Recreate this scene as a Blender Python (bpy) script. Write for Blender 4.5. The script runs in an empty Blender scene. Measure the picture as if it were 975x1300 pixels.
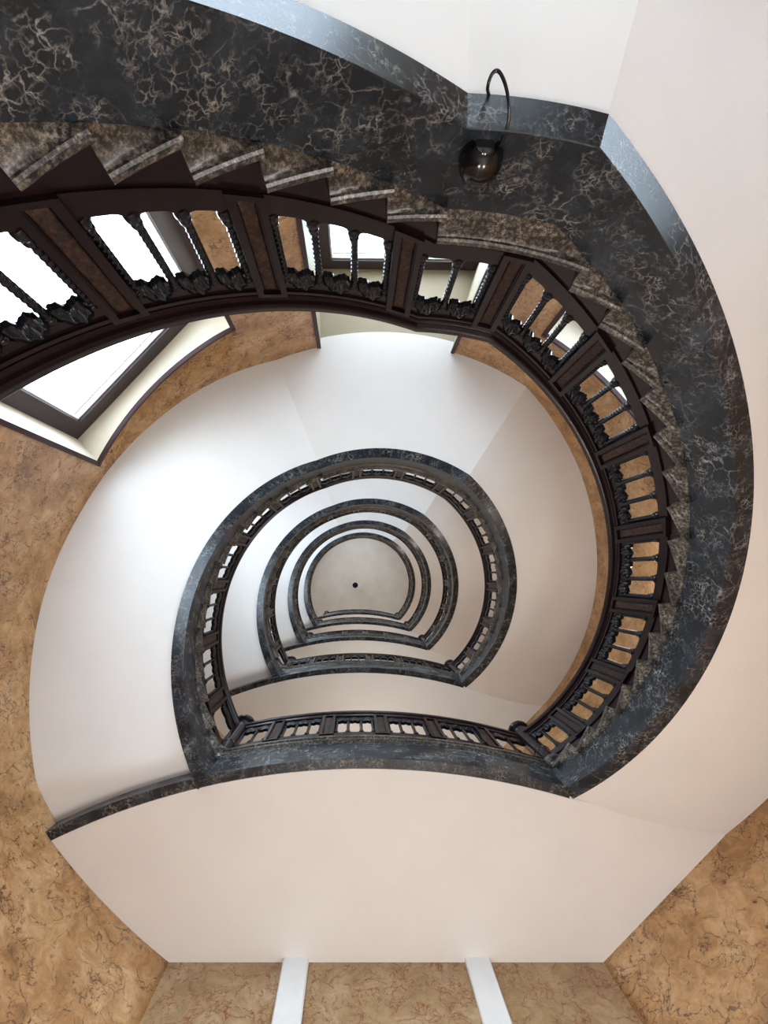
import bpy, bmesh, math, random
from mathutils import Vector
random.seed(7)
S = 0.0076          # metres per plan unit
H = 4.7             # storey height
CX, CY = 46*S, 75*S; WX = 40*S # centre of the round stair well
Z0 = 1.5            # eye height above the lobby floor
COL = bpy.context.scene.collection
sin = lambda d: math.sin(math.radians(d))
cos = lambda d: math.cos(math.radians(d))

# ------------------------------------------------------------------ materials
def mat(name):
    m = bpy.data.materials.new(name); m.use_nodes = True
    nt = m.node_tree; b = nt.nodes['Principled BSDF']
    return m, nt, b
def node(nt, t, **kw):
    n = nt.nodes.new(t)
    for k, v in kw.items():
        if k in n.inputs: n.inputs[k].default_value = v
        else: setattr(n, k, v)
    return n
def ramp(nt, src, stops):
    r = nt.nodes.new('ShaderNodeValToRGB'); e = r.color_ramp.elements
    while len(e) < len(stops): e.new(0.5)
    for i, (p, c) in enumerate(stops):
        e[i].position = p
        e[i].color = (c, c, c, 1) if isinstance(c, (int, float)) else (*c, 1)
    nt.links.new(src, r.inputs['Fac']); return r.outputs['Color']
def mixc(nt, f, a, b, mode='MIX'):
    n = nt.nodes.new('ShaderNodeMix'); n.data_type = 'RGBA'; n.blend_type = mode
    for idx, v in ((0, f), (6, a), (7, b)):
        if hasattr(v, 'links') or hasattr(v, 'is_output'): nt.links.new(v, n.inputs[idx])
        elif isinstance(v, (int, float)): n.inputs[idx].default_value = v
        else: n.inputs[idx].default_value = (*v, 1)
    return n.outputs[2]
def noise(nt, co, scale, detail=4, rough=.55, dist=0):
    n = node(nt, 'ShaderNodeTexNoise', Scale=scale, Detail=detail, Roughness=rough, Distortion=dist)
    nt.links.new(co, n.inputs['Vector']); return n
def warped(nt, co, scale, amt):
    n = noise(nt, co, scale, 3)
    sub = node(nt, 'ShaderNodeVectorMath', operation='SUBTRACT'); sub.inputs[1].default_value = (.5, .5, .5)
    nt.links.new(n.outputs['Color'], sub.inputs[0])
    sc = node(nt, 'ShaderNodeVectorMath', operation='SCALE'); sc.inputs['Scale'].default_value = amt
    nt.links.new(sub.outputs[0], sc.inputs[0])
    ad = node(nt, 'ShaderNodeVectorMath', operation='ADD')
    nt.links.new(co, ad.inputs[0]); nt.links.new(sc.outputs[0], ad.inputs[1]); return ad.outputs[0]
def edge(nt, co, scale):
    v = node(nt, 'ShaderNodeTexVoronoi', feature='DISTANCE_TO_EDGE', Scale=scale)
    nt.links.new(co, v.inputs['Vector']); return v.outputs['Distance']
def objco(nt): return nt.nodes.new('ShaderNodeTexCoord').outputs['Object']
def plain(name, c, rough, var=0.0, vs=6, metal=0, spec=.5):
    m, nt, b = mat(name); b.inputs['Roughness'].default_value = rough; b.inputs['Metallic'].default_value = metal
    b.inputs['Specular IOR Level'].default_value = spec
    n = noise(nt, objco(nt), vs, 5)
    d = tuple(x*(1-var) for x in c)
    nt.links.new(ramp(nt, n.outputs['Fac'], [(.3, d), (.7, c)]), b.inputs['Base Color']); return m

PLASTER = plain('painted_plaster', (.84, .81, .78), .7, .045, 1.6, spec=.2)
WHITE_MARBLE = plain('white_marble', (.8, .82, .83), .3, .07, 5)
CREAM = plain('cream_painted_reveal', (.74, .66, .52), .6, .06, 3)
SHADE_TINT = plain('shade_tinted_reveal', (.36, .3, .2), .6, .08, 3)  # shade of the deep window recess put into a darker reveal colour
FRAME = plain('brown_painted_frame', (.05, .036, .037), .42, .2, 8, spec=.3)
TRIM = plain('dark_wood_trim', (.05, .023, .023), .4, .2, 14, spec=.2)
LIGHTTRIM = plain('pale_bead', (.55, .55, .55), .5, .1, 9)
IRON = plain('black_cast_iron', (.007, .0085, .012), .24, .3, 30, spec=.4)
BLACK = plain('black_lacquer', (.006, .006, .007), .16, .2, 20)
BRASS = plain('dull_brass', (.5, .36, .16), .35, .2, 30, metal=1)

def mahogany():
    m, nt, b = mat('dark_mahogany'); co = objco(nt)
    n = noise(nt, warped(nt, co, 2.5, .4), 9, 6, .6, .6)
    nt.links.new(ramp(nt, n.outputs['Fac'], [(.3, (.006, .003, .0043)), (.7, (.015, .006, .008))]), b.inputs['Base Color'])
    b.inputs['Roughness'].default_value = .26; b.inputs['Specular IOR Level'].default_value = .35; return m
WOOD = mahogany()

def dark_marble():
    m, nt, b = mat('black_veined_marble'); co = objco(nt)
    w = warped(nt, warped(nt, co, 2.2, .25), 13, .1)
    base = ramp(nt, noise(nt, w, 4.2, 6, .62).outputs['Fac'], [(.3, (.0045, .006, .0085)), (.5, (.0125, .017, .024)), (.72, (.036, .047, .064))])
    v1 = ramp(nt, edge(nt, w, 8.5), [(0, .9), (.02, .35), (.06, 0)])
    v2 = ramp(nt, edge(nt, warped(nt, co, 20, .09), 24), [(0, .9), (.05, .3), (.13, 0)])
    msk = ramp(nt, noise(nt, co, 3.1, 5, .65).outputs['Fac'], [(.45, 0), (.63, .9)])
    msk2 = ramp(nt, noise(nt, co, 5.0, 5, .65).outputs['Fac'], [(.45, 0), (.62, .9)])
    brk = ramp(nt, noise(nt, co, 13, 5, .7).outputs['Fac'], [(.4, .04), (.6, 1)])
    vc = ramp(nt, noise(nt, co, 2.1, 3).outputs['Fac'], [(.35, (.5, .51, .52)), (.55, (.4, .37, .31)), (.68, (.5, .5, .49))])
    f = mixc(nt, 1.0, mixc(nt, 1.0, v1, msk, 'MULTIPLY'), mixc(nt, 1.0, v2, msk2, 'MULTIPLY'), 'LIGHTEN')
    f = mixc(nt, 1.0, f, brk, 'MULTIPLY')
    nt.links.new(mixc(nt, f, base, vc), b.inputs['Base Color'])
    b.inputs['Roughness'].default_value = .27; b.inputs['Specular IOR Level'].default_value = .5; return m
MARBLE = dark_marble()

def granite():
    m, nt, b = mat('speckled_granite'); co = objco(nt)
    n1 = noise(nt, co, 52, 5, .78); n2 = noise(nt, co, 7, 4, .6, .5)
    c1 = ramp(nt, n1.outputs['Fac'], [(.38, (.008, .009, .013)), (.47, (.04, .036, .033)), (.55, (.19, .16, .125)), (.66, (.42, .38, .33))])
    c2 = ramp(nt, n2.outputs['Fac'], [(.42, .4), (.6, 1)])
    nt.links.new(mixc(nt, 1.0, c1, c2, 'MULTIPLY'), b.inputs['Base Color'])
    b.inputs['Roughness'].default_value = .3; return m
GRANITE = granite()

def tan_marble(name, vein, vs, thick, light, mid, dark):
    m, nt, b = mat(name); co = objco(nt)
    w = warped(nt, warped(nt, co, 1.5, .5), 6, .2)
    base = ramp(nt, noise(nt, w, 2.6, 7, .62).outputs['Fac'], [(.3, dark), (.47, mid), (.66, light)])
    fine = ramp(nt, noise(nt, w, 16, 5, .7).outputs['Fac'], [(.35, .72), (.6, 1)])
    base = mixc(nt, 1.0, base, fine, 'MULTIPLY')
    v1 = ramp(nt, edge(nt, warped(nt, w, 18, .07), vs), [(0, 1), (thick, .5), (thick*2.6, 0)])
    v2 = ramp(nt, edge(nt, warped(nt, co, 11, .2), vs*3.2), [(0, 1), (thick*2.4, .5), (thick*7, 0)])
    m1 = ramp(nt, noise(nt, co, 5.5, 5, .7).outputs['Fac'], [(.45, 0), (.56, 1)])
    m2 = ramp(nt, noise(nt, w, 3.6, 6, .75).outputs['Fac'], [(.5, 0), (.57, 1)])
    f = mixc(nt, 1.0, mixc(nt, 1.0, v1, m1, 'MULTIPLY'), mixc(nt, 1.0, v2, m2, 'MULTIPLY'), 'LIGHTEN')
    nt.links.new(mixc(nt, f, base, vein), b.inputs['Base Color'])
    b.inputs['Roughness'].default_value = .32; return m
TAN = tan_marble('tan_veined_marble', (.06, .02, .016), 3.6, .012, (.61, .385, .2), (.45, .245, .1), (.27, .13, .047))
TAN2 = tan_marble('tan_red_veined_marble', (.19, .05, .018), 4.2, .018, (.47, .33, .19), (.38, .245, .12), (.29, .18, .085))
FLOORM = plain('grey_lobby_marble', (.55, .54, .53), .3, .2, 2)
def relief_mat():
    m, nt, b = mat('copper_relief'); co = objco(nt)
    n = noise(nt, co, 42, 5, .7)
    nt.links.new(ramp(nt, n.outputs['Fac'], [(.38, (.012, .008, .008)), (.54, (.045, .02, .014)), (.72, (.12, .055, .032))]), b.inputs['Base Color'])
    b.inputs['Roughness'].default_value = .38; b.inputs['Metallic'].default_value = .35
    bp = node(nt, 'ShaderNodeBump', Strength=.6, Distance=.01); nt.links.new(n.outputs['Fac'], bp.inputs['Height'])
    nt.links.new(bp.outputs[0], b.inputs['Normal']); return m
RELIEF = relief_mat()
def ceiling_mat():
    m, nt, b = mat('aged_ceiling_plaster'); co = objco(nt)
    nt.links.new(ramp(nt, noise(nt, co, 1.4, 5).outputs['Fac'], [(.3, (.60, .55, .47)), (.7, (.68, .63, .55))]), b.inputs['Base Color'])
    b.inputs['Roughness'].default_value = .8; return m
CEIL = ceiling_mat()
def glass_mat():
    m = bpy.data.materials.new('window_glass'); m.use_nodes = True; nt = m.node_tree; nt.nodes.clear()
    o = nt.nodes.new('ShaderNodeOutputMaterial'); t = nt.nodes.new('ShaderNodeBsdfTransparent'); g = nt.nodes.new('ShaderNodeBsdfGlossy')
    g.inputs['Roughness'].default_value = .02; t.inputs['Color'].default_value = (.95, .97, .97, 1)
    lw = nt.nodes.new('ShaderNodeLayerWeight'); lw.inputs['Blend'].default_value = .5
    pw = nt.nodes.new('ShaderNodeMath'); pw.operation = 'POWER'; pw.inputs[1].default_value = 4
    nt.links.new(lw.outputs['Facing'], pw.inputs[0])
    fr = nt.nodes.new('ShaderNodeMath'); fr.operation = 'MULTIPLY_ADD'; fr.inputs[1].default_value = .8; fr.inputs[2].default_value = .03
    nt.links.new(pw.outputs[0], fr.inputs[0])
    mx = nt.nodes.new('ShaderNodeMixShader')
    nt.links.new(fr.outputs[0], mx.inputs[0]); nt.links.new(t.outputs[0], mx.inputs[1]); nt.links.new(g.outputs[0], mx.inputs[2])
    nt.links.new(mx.outputs[0], o.inputs['Surface']); return m
GLASS = glass_mat()

# ------------------------------------------------------------------ mesh helpers
class MB:
    def __init__(s): s.v = []; s.f = []
    def add(s, vs, fs):
        o = len(s.v); s.v += [tuple(p) for p in vs]; s.f += [tuple(i+o for i in f) for f in fs]
    def loft(s, rings, caps=True, closed=False):
        n = len(rings[0]); vs = [p for r in rings for p in r]; fs = []
        m = len(rings)
        for i in range(m if closed else m-1):
            j = (i+1) % m
            for k in range(n):
                l = (k+1) % n
                fs.append((i*n+k, i*n+l, j*n+l, j*n+k))
        if caps and not closed:
            fs.append(tuple(range(n))); fs.append(tuple((m-1)*n+k for k in range(n-1, -1, -1)))
        s.add(vs, fs)
    def hexa(s, p):   # eight corners: bottom 4, top 4
        s.add(p, [(3, 2, 1, 0), (4, 5, 6, 7), (0, 1, 5, 4), (1, 2, 6, 5), (2, 3, 7, 6), (3, 0, 4, 7)])
    def build(s, name, m, parent=None, smooth=None, off=(0, 0, 0)):
        me = bpy.data.meshes.new(name); ox, oy, oz = off
        me.from_pydata([(a-ox, b-oy, c-oz) for a, b, c in s.v], [], s.f)
        bm = bmesh.new(); bm.from_mesh(me); bmesh.ops.recalc_face_normals(bm, faces=bm.faces); bm.to_mesh(me); bm.free()
        if smooth is not None:
            for p in me.polygons: p.use_smooth = True
            me.set_sharp_from_angle(angle=math.radians(smooth))
        me.materials.append(m)
        o = bpy.data.objects.new(name, me); COL.objects.link(o)
        if parent: o.parent = parent
        return o
def tag(o, label=None, cat=None, group=None, kind=None):
    if label: o['label'] = label
    if cat: o['category'] = cat
    if group: o['group'] = group
    if kind: o['kind'] = kind
    return o
def thing(name, label, cat, loc=(0, 0, 0), group=None):
    o = bpy.data.objects.new(name, None); COL.objects.link(o); o.location = loc; o.empty_display_size = .2
    return tag(o, label, cat, group)
def copy_tree(o, parent=None, dz=0, label=None):
    c = o.copy(); COL.objects.link(c)
    if parent: c.parent = parent
    else: c.location.z += dz
    if label: c['label'] = label
    for ch in o.children: copy_tree(ch, c)
    return c
def frange(a, b, step):
    n = max(1, int(math.ceil((b-a)/step - 1e-6))); return [a+(b-a)*i/n for i in range(n+1)]

# ------------------------------------------------------------------ paths: P(t, w, v) with w away from the well, v above the string's underside
R_FACE = 306*S
class Flight:
    def __init__(s, t0, t1, b, kinks): s.t0 = t0; s.t1 = t1; s.b = b; s.kinks = kinks; s.dt = math.degrees(1/(308*S))
    def P(s, t, w, v):
        r = R_FACE+w; return (CX-r*sin(t), CY+r*cos(t), Z0+s.b(t)*H+v)
    def ts(s, a, b, step):
        k = [x for x in s.kinks if a < x < b]; out = []; e = [a]+k+[b]
        for x, y in zip(e, e[1:]): out += frange(x, y, step)[:-1]
        return out+[b]
SLOPE = .00508
def b1(f): return .40-(182-f)*SLOPE if f < 182 else (.40 if f < 195 else .40+(f-195)*(.62/117))
def b2(f): return 1.52-(158-f)*(.5/105.5) if f < 158 else (1.52 if f < 213 else 1.52+(f-213)*(.50/98.5))
LX, LY, LR = 12*S, (251+930)*S, 944*S     # landing edge: an arc bulging into the well
class Landing:
    dt = 1.0; kinks = []
    def P(s, t, w, v):                      # t = metres along the edge, 0 at plan x=LX
        a = t/LR; r = LR-w
        return (LX+r*math.sin(a), LY-r*math.cos(a), Z0+1.02*H+v)
    def ts(s, a, b, step): return frange(a, b, step)
    def t_of_x(s, x): return LR*math.asin((x*S-LX)/LR)
F1 = Flight(23, 312, b1, [182, 195]); F2 = Flight(52.5, 311.5, b2, [158, 213]); LD = Landing()

STR_W = 14*S; FACE = .447; FLOOR_V = .56
def sweep(mb, path, ts, prof, caps=True): mb.loft([[path.P(t, w, v) for w, v in prof] for t in ts], caps)

def clamp01(x): return min(1, max(0, x))
def wall_r(f):                          # the outer wall, round about (WX, CY)
    d = abs(f-180); r = 527-10*clamp01((d-30)/40)-6*clamp01((d-85)/36)
    if d > 121: r += (511*cos(12.8)/cos(d-133.8)-511)*(.4 if f < 180 else 1)   # flatter beside the landings
    return r*S

# ------------------------------------------------------------------ stair flights
def soffit_mesh(fl, r0, start, steps=90, end=True):
    """ruled plaster soffit between string and outer wall"""
    kn = [fl.t0]+fl.kinks+[fl.t1]; rings = []
    rs = [r0+(545-r0)*i/6 for i in range(7)]
    def ph(r, t):
        k = max(0, (r-320)/195)
        a = (51+8*k) if start else fl.t0
        e = (312-11*k) if end else fl.t1
        if t <= kn[1]: return a+(kn[1]-a)*(t-kn[0])/(kn[1]-kn[0])
        if t >= kn[2]: return kn[2]+(e-kn[2])*(t-kn[2])/(kn[3]-kn[2])
        return t
    tl = fl.ts(fl.t0, fl.t1, 1.5)
    for t, ex in [(t, 0) for t in tl]+([(tl[-1], 2.2)] if end else []):   # the last ring tucks in above the landing
        ring = []
        z = Z0+fl.b(t)*H+.012
        if start: z = max(z, Z0+1.06*H)
        for r in rs: p = ph(r, t)+ex; ring.append((CX-r*S*sin(p), CY+r*S*cos(p), z))
        ring += [(x, y, zz+.12) for x, y, zz in reversed(ring)]
        rings.append(ring)
    mb = MB(); mb.loft(rings); return mb

def make_flight(fl, treads, start, label, end=True):
    root = thing('stair_flight', label, 'staircase', (CX, CY, Z0+fl.b(fl.t0)*H), 'flights of the spiral stair'); off = tuple(root.location)
    a = 51 if start else fl.t0; e = 312.3 if end else fl.t1
    mb = MB(); sweep(mb, fl, fl.ts(a, e, 1.5), [(-.03, .004), (-.026, 0), (STR_W, 0), (STR_W, .3), (.1, FACE-.03), (-.026, FACE-.03), (-.03, FACE-.034)])
    mb.build('stone_string', MARBLE, root, 30, off)
    soffit_mesh(fl, 309, start, end=end).build('plaster_soffit', PLASTER, root, 20, off)
    for (pa, pb) in treads:
        zt = fl.b(pa)*H+Z0+.117*H
        rings = []
        for t in frange(pa-.45, pb+.05, 1.2):
            bz = Z0+fl.b(max(pa, min(t, pb)))*H
            za = min(bz+FACE-.031, zt+.03)
            W = wall_r(t)-R_FACE+.02
            pr = [(-.022, za), (-.034, za+(zt-za)*.3), (-.05, zt+(za-zt)*.12), (-.063, zt-.001), (-.074, zt), (-.082, zt+.01), (-.082, zt+.034), (-.074, zt+.045), (W, zt+.045), (W, zt), (.0, zt), (.0, za)]
            rings.append([(CX-(R_FACE+w)*sin(t), CY+(R_FACE+w)*cos(t), z) for w, z in pr])
        mb = MB(); mb.loft(rings)
        # riser block below the nosing, set back behind the string
        W = wall_r(pa)-R_FACE
        q = []
        for z in (zt-.17, zt):
            for (t, w) in ((pa+.2, .03), (pa+1.0, .03), (pa+1.0, W), (pa+.2, W)):
                q.append((CX-(R_FACE+w)*sin(t), CY+(R_FACE+w)*cos(t), z))
        mb.hexa(q)
        mb.build('tread', GRANITE, root, 35, off)
    return root

def spaced(a, b, n): return [(a+(b-a)*i/n, a+(b-a)*(i+1)/n) for i in range(n)]
TREADS1 = spaced(182-24*6.63, 182, 24)+[(182, 194.5)]+spaced(194.5, 309.5, 17)
TREADS2 = spaced(53, 158, 15)+[(158, 213)]+spaced(213, 309, 15)

# ------------------------------------------------------------------ balustrades
V_BASE0, V_OPEN0, V_OPEN1, V_FRZ, V_RAIL0, V_RAIL1 = .41, .83, 1.31, 1.425, 1.46, 1.60
BW = .03
def scallop(path, t0, t1, n, hi):
    """board of one bay with a scalloped edge towards the openings"""
    mb = MB(); rings = []; k = 14 if hi else 6; N = n*k; W = (t1-t0)/n
    def prof(u):   # 0..1 across one opening, board encroachment 0 (middle) .. 1 (at the balusters)
        x = abs(2*u-1); e = max(0, (x-.35)/.65)
        return 1-math.sqrt(max(0, 1-e*e)) if x < .86 else 1.35
    ts = [t0+(t1-t0)*i/N for i in range(N+1)]
    ts = path.ts(t0, t1, 99) if N == 0 else ts
    return ts, [prof(((i % k)/k) if i < N else 1.0) for i in range(N+1)]
def make_bay(path, t0, t1, n, root, off, hi=True):
    ts, pr = scallop(path, t0, t1, n, hi)
    lo = V_BASE0 if path is not LD else FLOOR_V
    mb = MB(); mb.loft([[path.P(t, .008, lo), path.P(t, .052, lo), path.P(t, .052, V_OPEN0+.1*p), path.P(t, .008, V_OPEN0+.1*p)] for t, p in zip(ts, pr)])
    tt = path.ts(t0, t1, 1.5*path.dt*.03 if hi else 9)
    # raised bead along the foot of the board
    mb.loft([[path.P(t, -.004, .70), path.P(t, .01, .70), path.P(t, .01, .725), path.P(t, -.004, .725)] for t in path.ts(t0, t1, path.dt*.08)])
    mb.build('base_board', WOOD, root, 30, off)
    mb = MB(); mb.loft([[path.P(t, .008, V_OPEN1+.06-.1*p), path.P(t, .052, V_OPEN1+.06-.1*p), path.P(t, .052, V_RAIL0), path.P(t, .008, V_RAIL0)] for t, p in zip(ts, pr)])
    mb.loft([[path.P(t, -.006, 1.415), path.P(t, .01, 1.415), path.P(t, .01, 1.44), path.P(t, -.006, 1.44)] for t in path.ts(t0, t1, path.dt*.08)])
    mb.build('frieze_board', WOOD, root, 30, off)
    W = (t1-t0)/n
    for i in range(n+1):
        t = t0+W*i
        if i == 0: t += .016*path.dt
        if i == n: t -= .016*path.dt
        baluster(path, t, root, off, hi)
    for i in range(n): leaf(path, t0+W*(i+.5), W/path.dt*.375, root, off, hi)
def baluster(path, t, root, off, hi):
    mb = MB(); x, y, z = path.P(t, BW, 0)
    def ring(v, r, ph, n, lob):
        return [(x+(r*(1+lob*math.cos(4*(2*math.pi*k/n)))) * math.cos(2*math.pi*k/n+ph), y+(r*(1+lob*math.cos(4*(2*math.pi*k/n)))) * math.sin(2*math.pi*k/n+ph), z+v) for k in range(n)]
    n = 16 if hi else 8; N = 56 if hi else 8
    a, b = V_OPEN0+.04, V_OPEN1+.02
    mb.loft([ring(a+(b-a)*i/N, .0195, 20.0*i/N if hi else 0, n, .14 if hi else 0) for i in range(N+1)])
    for (v, r, h) in ((a-.012, .036, .05), (a+.035, .028, .03), (b-.03, .025, .014), (b, .03, .03)):
        mb.loft([ring(v-h/2, r*.8, 0, n, 0), ring(v-h/4, r, 0, n, 0), ring(v+h/4, r, 0, n, 0), ring(v+h/2, r*.8, 0, n, 0)])
    mb.build('baluster', IRON, root, 40, off)
def leaf(path, t, hw, root, off, hi):
    """carved leaf pod hanging in the head of an opening"""
    mb = MB(); nu, nv = (25, 11) if hi else (7, 3)
    v0, v1 = V_OPEN1-.03, V_FRZ
    F = []; B = []
    for i in range(nu):
        u = -1+2*i/(nu-1); f = []; bk = []
        top = v0+.035+(v1-v0-.035)*math.sqrt(max(.03, 1-u*u)); bot = v0+.012*math.cos(6.3*u)+.006*math.cos(13*u+1)-.02*(u*u)
        for j in range(nv):
            q = j/(nv-1); v = bot+(top-bot)*q
            bump = math.sin(math.pi*min(1, max(0, q)))*math.sqrt(max(0, 1-u*u))
            d = .022*bump+(.008*math.sin(11*u*(1.3-.6*q))*bump+.005*math.sin(12*q+3*abs(u))*bump if hi else 0)
            f.append(path.P(t+u*hw*path.dt, .012-d, v)); bk.append(path.P(t+u*hw*path.dt, .048+d*.6, v))
        F.append(f); B.append(bk)
    rings = [F[i]+B[i][::-1] for i in range(nu)]
    mb.loft(rings); mb.build('leaf_ornament', IRON, root, 50, off)
def panel(path, t, root, off, hi, hw=.082):
    p0, p1 = .70, 1.445; d = path.dt
    mb = MB()
    def box(ta, tb, va, vb, wa, wb):
        mb.hexa([path.P(ta, wa, va), path.P(tb, wa, va), path.P(tb, wb, va), path.P(ta, wb, va), path.P(ta, wa, vb), path.P(tb, wa, vb), path.P(tb, wb, vb), path.P(ta, wb, vb)])
    lo = V_BASE0 if path is not LD else FLOOR_V
    box(t-hw*d, t+hw*d, lo, V_RAIL0, .006, .056)
    for s in (-1, 1):
        a, b = sorted((t+s*hw*d, t+s*(hw-.034)*d)); box(a, b, p0, p1, -.022, .006)
        a, b = sorted((t+s*(hw-.034)*d, t+s*(hw-.042)*d)); box(a, b, p0+.03, p1-.03, -.008, .006)
    box(t-(hw-.034)*d, t+(hw-.034)*d, p0, p0+.03, -.022, .006); box(t-(hw-.034)*d, t+(hw-.034)*d, p1-.03, p1, -.022, .006)
    pan = mb.build('panel', WOOD, root, None, off)
    mb = MB(); nu, nv = (9, 34) if hi else (4, 9); F = []; B = []
    rnd = random.Random(int(t*100))
    for i in range(nu):
        u = -1+2*i/(nu-1); f = []; bk = []
        for j in range(nv):
            v = p0+.045+(p1-p0-.09)*j/(nv-1)
            edge_ = (i in (0, nu-1) or j in (0, nv-1))
            dd = 0 if edge_ else .003+.011*abs(math.sin(j*.9+abs(u)*4))*(.5+.5*rnd.random())
            f.append(path.P(t+u*(hw-.044)*d, .0-dd, v)); bk.append(path.P(t+u*(hw-.044)*d, .007, v))
        F.append(f); B.append(bk)
    mb.loft([F[i]+B[i][::-1] for i in range(nu)])
    tag(mb.build('relief', RELIEF, pan, 60, off), 'coppery relief strip')
RAIL = [(-.004, 1.455), (-.012, 1.475), (-.012, 1.492), (-.03, 1.5), (-.036, 1.52), (-.036, 1.545), (-.03, 1.56), (-.03, 1.575), (-.015, 1.598), (.02, 1.612), (.055, 1.612), (.085, 1.598), (.1, 1.575), (.1, 1.56), (.106, 1.545), (.106, 1.52), (.1, 1.5), (.08, 1.492), (.08, 1.475), (.07, 1.455)]
def make_balustrade(path, t0, t1, panels, nfirst, nlast, label, hi, loc, short=()):
    root = thing('balustrade', label, 'railing', loc, 'balustrades of the spiral stair'); off = loc
    mb = MB(); sweep(mb, path, path.ts(t0, t1, path.dt*.06), RAIL); mb.build('handrail', WOOD, root, 25, off)
    hw = .082*path.dt
    for t in panels: panel(path, t, root, off, hi)
    e = [(t0, panels[0]-hw, nfirst)]
    for i, (a, b) in enumerate(zip(panels, panels[1:])): e.append((a+hw, b-hw, 2 if i in short else 3))
    e.append((panels[-1]+hw, t1, nlast))
    for a, b, n in e:
        if n: make_bay(path, a, b, n, root, off, hi)
    return root
def lathe(mb, x, y, z, prof, n=28):
    mb.loft([[(x+r*math.cos(2*math.pi*k/n), y+r*math.sin(2*math.pi*k/n), z+h) for k in range(n)] for r, h in prof])
def make_newel(px, py, label):
    x, y, z = px*S, py*S, Z0+1.02*H+FLOOR_V
    root = thing('newel_post', label, 'newel post', (x, y, z), 'newel posts of the spiral stair'); off = (x, y, z)
    mb = MB(); lathe(mb, x, y, z, [(.001, -.11), (.05, -.11), (.075, -.07), (.12, -.055), (.125, -.03), (.125, .0), (.115, .012), (.001, .012)]); mb.build('plinth', GRANITE, root, 35, off)
    mb = MB(); lathe(mb, x, y, z, [(.001, .012), (.1, .012), (.1, .05), (.085, .07), (.088, .2), (.092, .3), (.1, .31), (.1, .335), (.088, .35), (.088, 1.02), (.1, 1.035), (.1, 1.06), (.08, 1.08), (.001, 1.08)]); mb.build('shaft', WOOD, root, 35, off)
    mb = MB(); lathe(mb, x, y, z, [(.001, 1.08), (.08, 1.08), (.13, 1.1), (.142, 1.12), (.142, 1.145), (.13, 1.16), (.11, 1.18), (.085, 1.205), (.05, 1.222), (.001, 1.228)]); mb.build('cap', WOOD, root, 35, off)
    return root

# ------------------------------------------------------------------ landings
def make_landing(label):
    zb = Z0+1.02*H
    root = thing('stair_landing', label, 'landing', (CX, LY-LR, zb), 'landings of the spiral stair'); off = tuple(root.location)
    xl, xr = -412, 281.5
    ta, tb = LD.t_of_x(xl), LD.t_of_x(281)
    mb = MB(); sweep(mb, LD, LD.ts(ta, tb, .08), [(0, .004), (.004, 0), (STR_W, 0), (STR_W, .3), (.1, FACE), (.004, FACE), (0, FACE-.004)])
    mb.build('stone_fascia', MARBLE, root, 30, off)
    mb = MB(); sweep(mb, LD, LD.ts(LD.t_of_x(-212), LD.t_of_x(296), .08), [(.0, FACE), (-.012, FACE+.01), (-.03, FACE+.022), (-.036, FACE+.05), (-.05, FACE+.055), (-.055, FACE+.08), (-.05, FLOOR_V-.006), (-.04, FLOOR_V), (.1, FLOOR_V), (.1, FACE)])
    mb.build('granite_nosing', GRANITE, root, 30, off)
    # plan outline of the slab
    pts = []
    for t in LD.ts(LD.t_of_x(-418), LD.t_of_x(281), .1):
        x, y, _ = LD.P(t, STR_W-.004, 0); pts.append((x, y))
    fe = 300.5; r = wall_r(fe)+.05; pts.append((WX-r*sin(fe), CY+r*cos(fe)))
    for f in frange(304, 328, 3): r = wall_r(f)+.05; pts.append((WX-r*sin(f), CY+r*cos(f)))
    yb = 509*S
    pts += [(320*S, yb), (-250*S, yb)]
    for f in frange(34, 57, 3): r = wall_r(f)+.05; pts.append((WX-r*sin(f), CY+r*cos(f)))
    n = len(pts); mb = MB()
    mb.add([(x, y, zb) for x, y in pts]+[(x, y, zb+FLOOR_V-.06) for x, y in pts], [tuple(range(n)), tuple(range(2*n-1, n-1, -1))]+[(i, (i+1) % n, n+(i+1) % n, n+i) for i in range(n)])
    mb.build('plaster_soffit', PLASTER, root, None, off)
    mb = MB(); mb.add([(x, y, zb+FLOOR_V-.06) for x, y in pts]+[(x, y, zb+FLOOR_V-.002) for x, y in pts], [tuple(range(n)), tuple(range(2*n-1, n-1, -1))]+[(i, (i+1) % n, n+(i+1) % n, n+i) for i in range(n)])
    mb.build('stone_floor', GRANITE, root, None, off)
    return root

ORD = ['lowest', 'second', 'third', 'fourth', 'fifth']
UP = ['nearest the camera', 'one storey up', 'two storeys up', 'three storeys up', 'just below the ceiling']
make_flight(F1, TREADS1, False, 'lowest and largest dark marble stair flight, the one carrying the black ball lamp')
fl2 = make_flight(F2, TREADS2, True, 'second dark marble stair flight from below, forming the big ring inside the lowest one')
for k, d in ((1, 'third dark marble stair flight from below, ring next inside the second'), (2, 'fourth dark marble stair flight from below, second smallest ring'), (3, 'topmost dark marble stair flight, smallest ring around the ceiling')):
    copy_tree(fl2, None, k*H, d)
P1 = [196-17.6*i for i in range(9, 1, -1)]
P1 = [35.5+17.7*i for i in range(0, 7)]+[159.3, 178.3, 193.0, 210.5, 228.2, 245.8, 263.3, 280.8, 298]
make_balustrade(F1, 24, 309.5, P1, 0, 2, 'large mahogany balustrade with copper panels along the lowest stair flight', True, (CX, CY, Z0), short=(8,))
P2 = [64.5+17.9*i for i in range(14)]
ba2 = make_balustrade(F2, 53.5, 308.5, P2, 1, 2, 'mahogany balustrade along the second stair flight, around the big inner ring', False, (CX, CY, Z0+1.02*H))
for k, d in ((1, 'mahogany balustrade along the third stair flight from below'), (2, 'mahogany balustrade along the fourth stair flight from below'), (3, 'mahogany balustrade along the topmost stair flight around the ceiling')):
    copy_tree(ba2, None, k*H, d)
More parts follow.
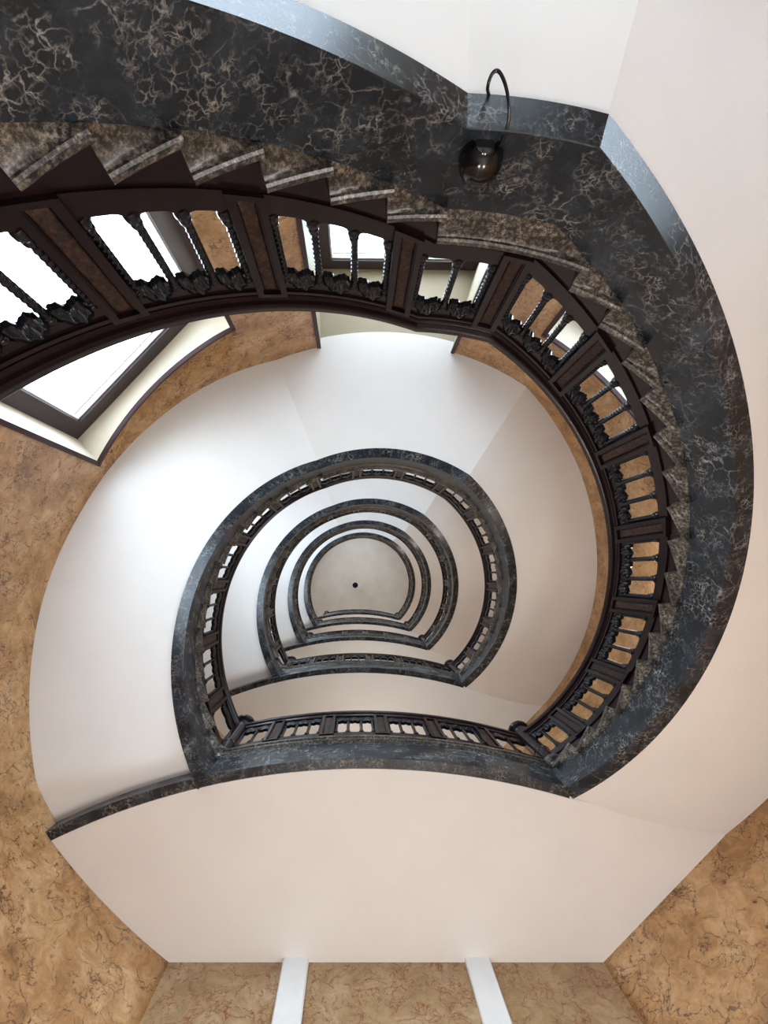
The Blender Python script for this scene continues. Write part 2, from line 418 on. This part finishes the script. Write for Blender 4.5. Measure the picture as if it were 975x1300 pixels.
la = make_landing('lowest stair landing, broad cream soffit above the two white pilasters')
PL = [LD.t_of_x(x) for x in (-127, -43, 41, 125, 209)]
bl = make_balustrade(LD, LD.t_of_x(-186), LD.t_of_x(282), PL, 2, 2, 'curved mahogany balustrade on the edge of the lowest landing', False, (CX, LY-LR, Z0+1.02*H))
nl = make_newel(-194, 263, 'round mahogany newel post at the left end of the lowest landing')
nr = make_newel(287, 274, 'round mahogany newel post at the right end of the lowest landing')
for k in range(1, 5):
    o = ['second', 'third', 'fourth', 'topmost'][k-1]
    copy_tree(la, None, k*H, f'{o} stair landing from below with a dark marble edge' if k < 4 else 'topmost stair landing, dark marble edge just under the ceiling')
    copy_tree(bl, None, k*H, f'curved mahogany balustrade on the edge of the {o} landing')
    copy_tree(nl, None, k*H, f'mahogany newel post at the left end of the {o} landing')
    copy_tree(nr, None, k*H, f'mahogany newel post at the right end of the {o} landing')

# ------------------------------------------------------------------ the setting
ZTOP = 6.62
zw = lambda zn: Z0+zn*H
WIN = [dict(a=119.6, b=153, head=1.262, sill=.62, A=(121.1, 566), B=(153, 586), fw=.2),
       dict(a=168.3, b=196, head=1.53, sill=.96, A=(170.6, 679), B=(196.2, 694), fw=.19, foot=1.4),
       dict(a=210, b=237, head=1.25, sill=.72, A=(210, 586), B=(235.5, 566), fw=.2)]
OPEN = [(w, w['sill']+k, w['head']+k) for k in range(6) for w in WIN]+[(WIN[1], -.2, .36), (WIN[2], .2, .40)]  # lowest and topmost windows added out of view for their daylight
def make_wall():
    mb = MB()
    fs = set(frange(33.4, 326.6, 2.2))
    for w in WIN: fs |= {w['a']-.25, w['b']+.25}
    fs |= {59, 301}; fs = sorted(fs); fs = [f for i, f in enumerate(fs) if i == 0 or f in (59, 301) or f-fs[i-1] > .3 or any(abs(f-w['a']+.25) < 1e-6 or abs(f-w['b']-.25) < 1e-6 for w in WIN)]
    zs = {-Z0/H, ZTOP}
    for w, lo, hi in OPEN: zs |= {hi+.02/H, lo-.02/H}
    zs = sorted(z for z in zs if z <= ZTOP)
    vid = {}; vs = []; fa = []
    def V(f, z):
        if (f, z) not in vid:
            r = wall_r(f); vid[f, z] = len(vs); vs.append((WX-r*sin(f), CY+r*cos(f), zw(z)))
        return vid[f, z]
    for f, g in zip(fs, fs[1:]):
        for z, y in zip(zs, zs[1:]):
            m, q = (f+g)/2, (z+y)/2
            if any(w['a']-.25 < m < w['b']+.25 and lo-.02/H < q < hi+.02/H for w, lo, hi in OPEN): continue
            fa.append((V(f, z), V(g, z), V(g, y), V(f, y)))
    mb.add(vs, fa)
    return mb
o = make_wall().build('wall_curved', TAN, None, 20); tag(o, kind='structure')
bm = bmesh.new(); bm.from_mesh(o.data)
c = Vector((CX, CY, 0))
f0 = bm.faces[0] if hasattr(bm.faces, 'ensure_lookup_table') and not bm.faces.ensure_lookup_table() else None
fc = f0.calc_center_median(); flip = f0.normal.dot(Vector((fc.x-CX, fc.y-CY, 0))) > 0
if flip: bmesh.ops.reverse_faces(bm, faces=bm.faces)
bm.to_mesh(o.data); bm.free()
sm = o.modifiers.new('thickness', 'SOLIDIFY'); sm.thickness = .14; sm.offset = -1
yb = 507*S; f0_ = 33.4; xL = WX-wall_r(f0_)*sin(f0_); xR = WX+wall_r(f0_)*sin(f0_)
yl = CY+wall_r(f0_)*cos(f0_)
def boxmb(x0, x1, y0, y1, z0, z1):
    mb = MB(); mb.hexa([(x0, y0, z0), (x1, y0, z0), (x1, y1, z0), (x0, y1, z0), (x0, y0, z1), (x1, y0, z1), (x1, y1, z1), (x0, y1, z1)]); return mb
tag(boxmb(xL-.15, xR+.15, yl, yl+.2, 0, zw(ZTOP)).build('wall_back', TAN2), kind='structure')
tag(boxmb(-6, 6, -6, 6, -.2, 0).build('floor', FLOORM), kind='structure')
tag(boxmb(-6, 6, -6, 6, zw(ZTOP), zw(ZTOP)+.2).build('ceiling', CEIL), kind='structure')
for (xa, xb, lab) in ((-93, -60, 'left of the two white marble pilasters on the tan back wall'), (142, 174, 'right of the two white marble pilasters on the tan back wall')):
    x0, x1 = xa*S, xb*S; c_ = .012
    pr = [(x0, yl), (x0, yl-.05+c_), (x0+c_, yl-.05), (x1-c_, yl-.05), (x1, yl-.05+c_), (x1, yl)]
    mb = MB(); mb.loft([[(x, y, z) for x, y in pr] for z in (0.0, zw(1.02)-.001)])
    tag(mb.build('pilaster', WHITE_MARBLE, None, None), lab, 'pilaster', 'white marble pilasters')

def make_window(idx, w, lo, hi):
    a, b = w['a'], w['b']; zh = zw(hi); zs = zw(lo)
    root = bpy.data.objects.new(f'window_{idx}', None); COL.objects.link(root); tag(root, kind='structure')
    A, B = (Vector((WX-r*S*sin(f), CY+r*S*cos(f), 0)) for f, r in (w['A'], w['B']))
    root.location = ((A.x+B.x)/2, (A.y+B.y)/2, zs); off = tuple(root.location)
    fs = frange(a, b, 2.5); n = len(fs)
    inn = [(WX-wall_r(f)*sin(f), CY+wall_r(f)*cos(f)) for f in fs]
    out = [(A.x+(B.x-A.x)*i/(n-1), A.y+(B.y-A.y)*i/(n-1)) for i in range(n)]
    mb = MB(); T = .08
    for z, d in ((zh, T), (zs, -T)):
        mb.loft([[(*inn[i], z), (*out[i], z), (*out[i], z+d), (*inn[i], z+d)] for i in range(n)])
    ch = (B-A).normalized(); nrm = Vector((A.x+B.x-2*WX, A.y+B.y-2*CY, 0)).normalized()
    for i, s in ((0, -1), (n-1, 1)):
        p, q = Vector((*inn[i], 0)), Vector((*out[i], 0)); d = ch*s*T
        mb.hexa([(p.x, p.y, zs-T), (q.x, q.y, zs-T), (q.x+d.x, q.y+d.y, zs-T), (p.x+d.x, p.y+d.y, zs-T), (p.x, p.y, zh+T), (q.x, q.y, zh+T), (q.x+d.x, q.y+d.y, zh+T), (p.x+d.x, p.y+d.y, zh+T)])
    mb.build('reveal', SHADE_TINT if w is WIN[1] else CREAM, root, None, off)
    L = (B-A).length
    def bar(mb, u0, u1, z0, z1, d0, d1):
        p = []
        for z in (z0, z1):
            for (u, d) in ((u0, d0), (u1, d0), (u1, d1), (u0, d1)):
                q = A+ch*u+nrm*d; p.append((q.x, q.y, z))
        mb.hexa(p)
    fw = w['fw']; ft = w.get('foot', fw) if lo > .3 else fw
    mb = MB()
    bar(mb, -.02, fw, zs-.02, zh+.02, 0, .12); bar(mb, L-fw, L+.02, zs-.02, zh+.02, 0, .12)
    bar(mb, fw, L-fw, zs-.02, zs+ft, 0, .12); bar(mb, fw, L-fw, zh-fw, zh+.02, 0, .12)
    mb.build('frame', FRAME, root, None, off)
    mb = MB(); e = .018
    for (u0, u1, z0, z1) in ((fw, fw+e, zs+ft, zh-fw), (L-fw-e, L-fw, zs+ft, zh-fw), (fw+e, L-fw-e, zh-fw-e, zh-fw)): bar(mb, u0, u1, z0, z1, .03, .09)
    tag(mb.build('glazing_bead', LIGHTTRIM, root, None, off), 'pale glazing bead')
    mb = MB(); bar(mb, fw-.01, L-fw+.01, zs+ft-.01, zh-fw+.01, .07, .076); mb.build('pane', GLASS, root, None, off)
    # bead around the opening on the wall face
    mb = MB(); tw = .05
    def wr(f, d): r = wall_r(f)+d; return (WX-r*sin(f), CY+r*cos(f))
    da = math.degrees(tw/wall_r(a))
    for z0, z1 in ((zh-.004, zh+tw), (zs-tw, zs+.004)):
        mb.loft([[(*wr(f, -.028), z0), (*wr(f, .02), z0), (*wr(f, .02), z1), (*wr(f, -.018), z1)] for f in frange(a-da, b+da, 2)])
    for f0, f1 in ((a-da, a+.05), (b-.05, b+da)):
        mb.hexa([(*wr(f0, -.022), zs-tw), (*wr(f1, -.022), zs-tw), (*wr(f1, .02), zs-tw), (*wr(f0, .02), zs-tw), (*wr(f0, -.022), zh+tw), (*wr(f1, -.022), zh+tw), (*wr(f1, .02), zh+tw), (*wr(f0, .02), zh+tw)])
    mb.build('trim', TRIM, root, None, off)
    ld = bpy.data.lights.new('sky_portal', 'AREA'); ld.shape = 'RECTANGLE'; ld.size = L-2*fw; ld.size_y = zh-zs-fw-ft; ld.cycles.is_portal = True
    lo = bpy.data.objects.new('sky_portal', ld); COL.objects.link(lo)
    m = (A+B)/2+nrm*.14; lo.location = (m.x, m.y, (zs+ft+zh-fw)/2)
    lo.rotation_euler = (-nrm).to_track_quat('-Z', 'Y').to_euler()
idx = 0
for w, lo, hi in OPEN:
    idx += 1; make_window(idx, w, lo, hi)

# ------------------------------------------------------------------ lamps and unseen fill lights
def tube(mb, pts, r, n=10):
    # smooth the polyline with a Catmull-Rom curve and skin it
    P = [Vector(p) for p in pts]; C = []
    for i in range(len(P)-1):
        p0, p1, p2, p3 = P[max(i-1, 0)], P[i], P[i+1], P[min(i+2, len(P)-1)]
        for j in range(8):
            t = j/8; C.append(.5*((2*p1)+(p2-p0)*t+(2*p0-5*p1+4*p2-p3)*t*t+(3*p1-p0-3*p2+p3)*t**3))
    C.append(P[-1]); rings = []
    for i, c in enumerate(C):
        d = (C[min(i+1, len(C)-1)]-C[max(i-1, 0)]).normalized(); u = d.cross(Vector((.3, .5, .81))).normalized(); v = d.cross(u)
        rings.append([tuple(c+(u*math.cos(2*math.pi*k/n)+v*math.sin(2*math.pi*k/n))*r) for k in range(n)])
    mb.loft(rings)
def at(px, py, zn): return ((px-451)*zn*S, (py-730)*zn*S, zw(zn))
bx, by, bz = at(610, 204, .425)
lamp = thing('spot_lamp', 'black ball lamp with a looped cable fixed under the lowest stair flight', 'lamp', (bx, by, bz)); off = (bx, by, bz)
mb = MB(); R_ = .09
lathe(mb, bx, by, bz, [(.001, -R_*.82), (R_*.42, -R_*.8), (R_*.55, -R_*.7)]+[(R_*math.cos(q), R_*math.sin(q)) for q in [math.radians(-55+10*i) for i in range(14)]]+[(.018, R_*1.02), (.018, R_*1.25), (.001, R_*1.25)], 32)
mb.build('lamp_head', BLACK, lamp, 40, off)
mb = MB(); lathe(mb, bx, by, bz, [(.001, -R_*.84), (R_*.4, -R_*.84), (R_*.43, -R_*.8), (R_*.4, -R_*.76), (.001, -R_*.76)], 24); mb.build('lens_ring', plain('smoked_lens', (.012, .013, .016), .12), lamp, 40, off)
mb = MB(); tube(mb, [at(622, 124, .405), at(619, 112, .39), at(624, 95, .383), at(632, 90, .381), at(640, 103, .383), at(645.5, 127, .387), at(646, 150, .395), at(640, 173, .405), at(631, 190, .415), at(622, 200, .425)], .0065); mb.build('cable', BLACK, lamp, 60, off)
q = at(451, 743, 6.5)
pl = thing('pendant_lamp', 'small black pendant lamp at the centre of the ceiling', 'lamp', (q[0], q[1], zw(ZTOP)))
off = tuple(pl.location)
mb = MB(); lathe(mb, q[0], q[1], zw(ZTOP), [(.001, 0), (.1, 0), (.1, -.03), (.06, -.06), (.001, -.06)]); mb.build('ceiling_rose', IRON, pl, 40, off)
mb = MB(); lathe(mb, q[0], q[1], zw(ZTOP), [(.012, -.05), (.012, -.4)], 10); mb.build('stem', IRON, pl, 40, off)
mb = MB(); lathe(mb, q[0], q[1], zw(ZTOP)-.5, [(.001, .14), (.06, .13), (.12, .09), (.17, 0), (.175, -.05), (.15, -.06), (.001, -.06)]); mb.build('lamp_shade', IRON, pl, 40, off)

def point(loc, e, col, rad=.15):
    d = bpy.data.lights.new('unseen_lamp', 'POINT'); d.energy = e; d.color = col; d.shadow_soft_size = rad
    o = bpy.data.objects.new('unseen_lamp', d); COL.objects.link(o); o.location = loc
point((-.6, 2.6, 1.4), 150, (1, .99, .98), .3); point((1.4, 2.6, 1.4), 150, (1, .99, .98), .3)  # lobby lamps, out of view below the camera
for k in range(5): point((.3, 3.1, Z0+(1.02+k)*H+FLOOR_V+2.3), 45, (1, .93, .85), .2)  # fill lights added above each landing, hidden from the camera
for k in range(5): point((WX+470*S, CY-30*S, Z0+(1.32+k)*H), 26, (1, .94, .87), .2)  # unseen fill lights added to brighten the soffits on the right

# ------------------------------------------------------------------ sky, camera, view
w = bpy.data.worlds.new('overcast_sky'); bpy.context.scene.world = w; w.use_nodes = True; nt = w.node_tree
bg = nt.nodes['Background']; tc = nt.nodes.new('ShaderNodeTexCoord'); sx = nt.nodes.new('ShaderNodeSeparateXYZ')
nt.links.new(tc.outputs['Generated'], sx.inputs[0])
mp = nt.nodes.new('ShaderNodeMapRange'); mp.inputs[1].default_value = -1; mp.inputs[2].default_value = 1
nt.links.new(sx.outputs['Z'], mp.inputs[0])
nt.links.new(ramp(nt, mp.outputs[0], [(0.0, (.40, .44, .50)), (.47, (.54, .64, .76)), (.53, (.78, .90, 1.0)), (1, (.72, .86, 1.0))]), bg.inputs['Color'])
bg.inputs['Strength'].default_value = 14.0
cam = bpy.data.cameras.new('camera'); co = bpy.data.objects.new('camera', cam); COL.objects.link(co)
co.location = (0, 0, Z0); co.rotation_euler = (math.pi, 0, 0)
FPX = H/S
cam.sensor_fit = 'VERTICAL'; cam.sensor_height = 36; cam.sensor_width = 27; cam.lens = 36*FPX/1300
cam.shift_x = (487.5-451)/1300; cam.shift_y = (730-650)/1300
cam.clip_start = .02; cam.clip_end = 200
sc = bpy.context.scene; sc.camera = co
sc.view_settings.view_transform = 'Standard'; sc.view_settings.look = 'None'; sc.view_settings.gamma = 1; sc.view_settings.exposure = .32; sc.view_settings.use_curve_mapping = False
sc.cycles.max_bounces = 10; sc.cycles.diffuse_bounces = 7; sc.cycles.use_denoising = True
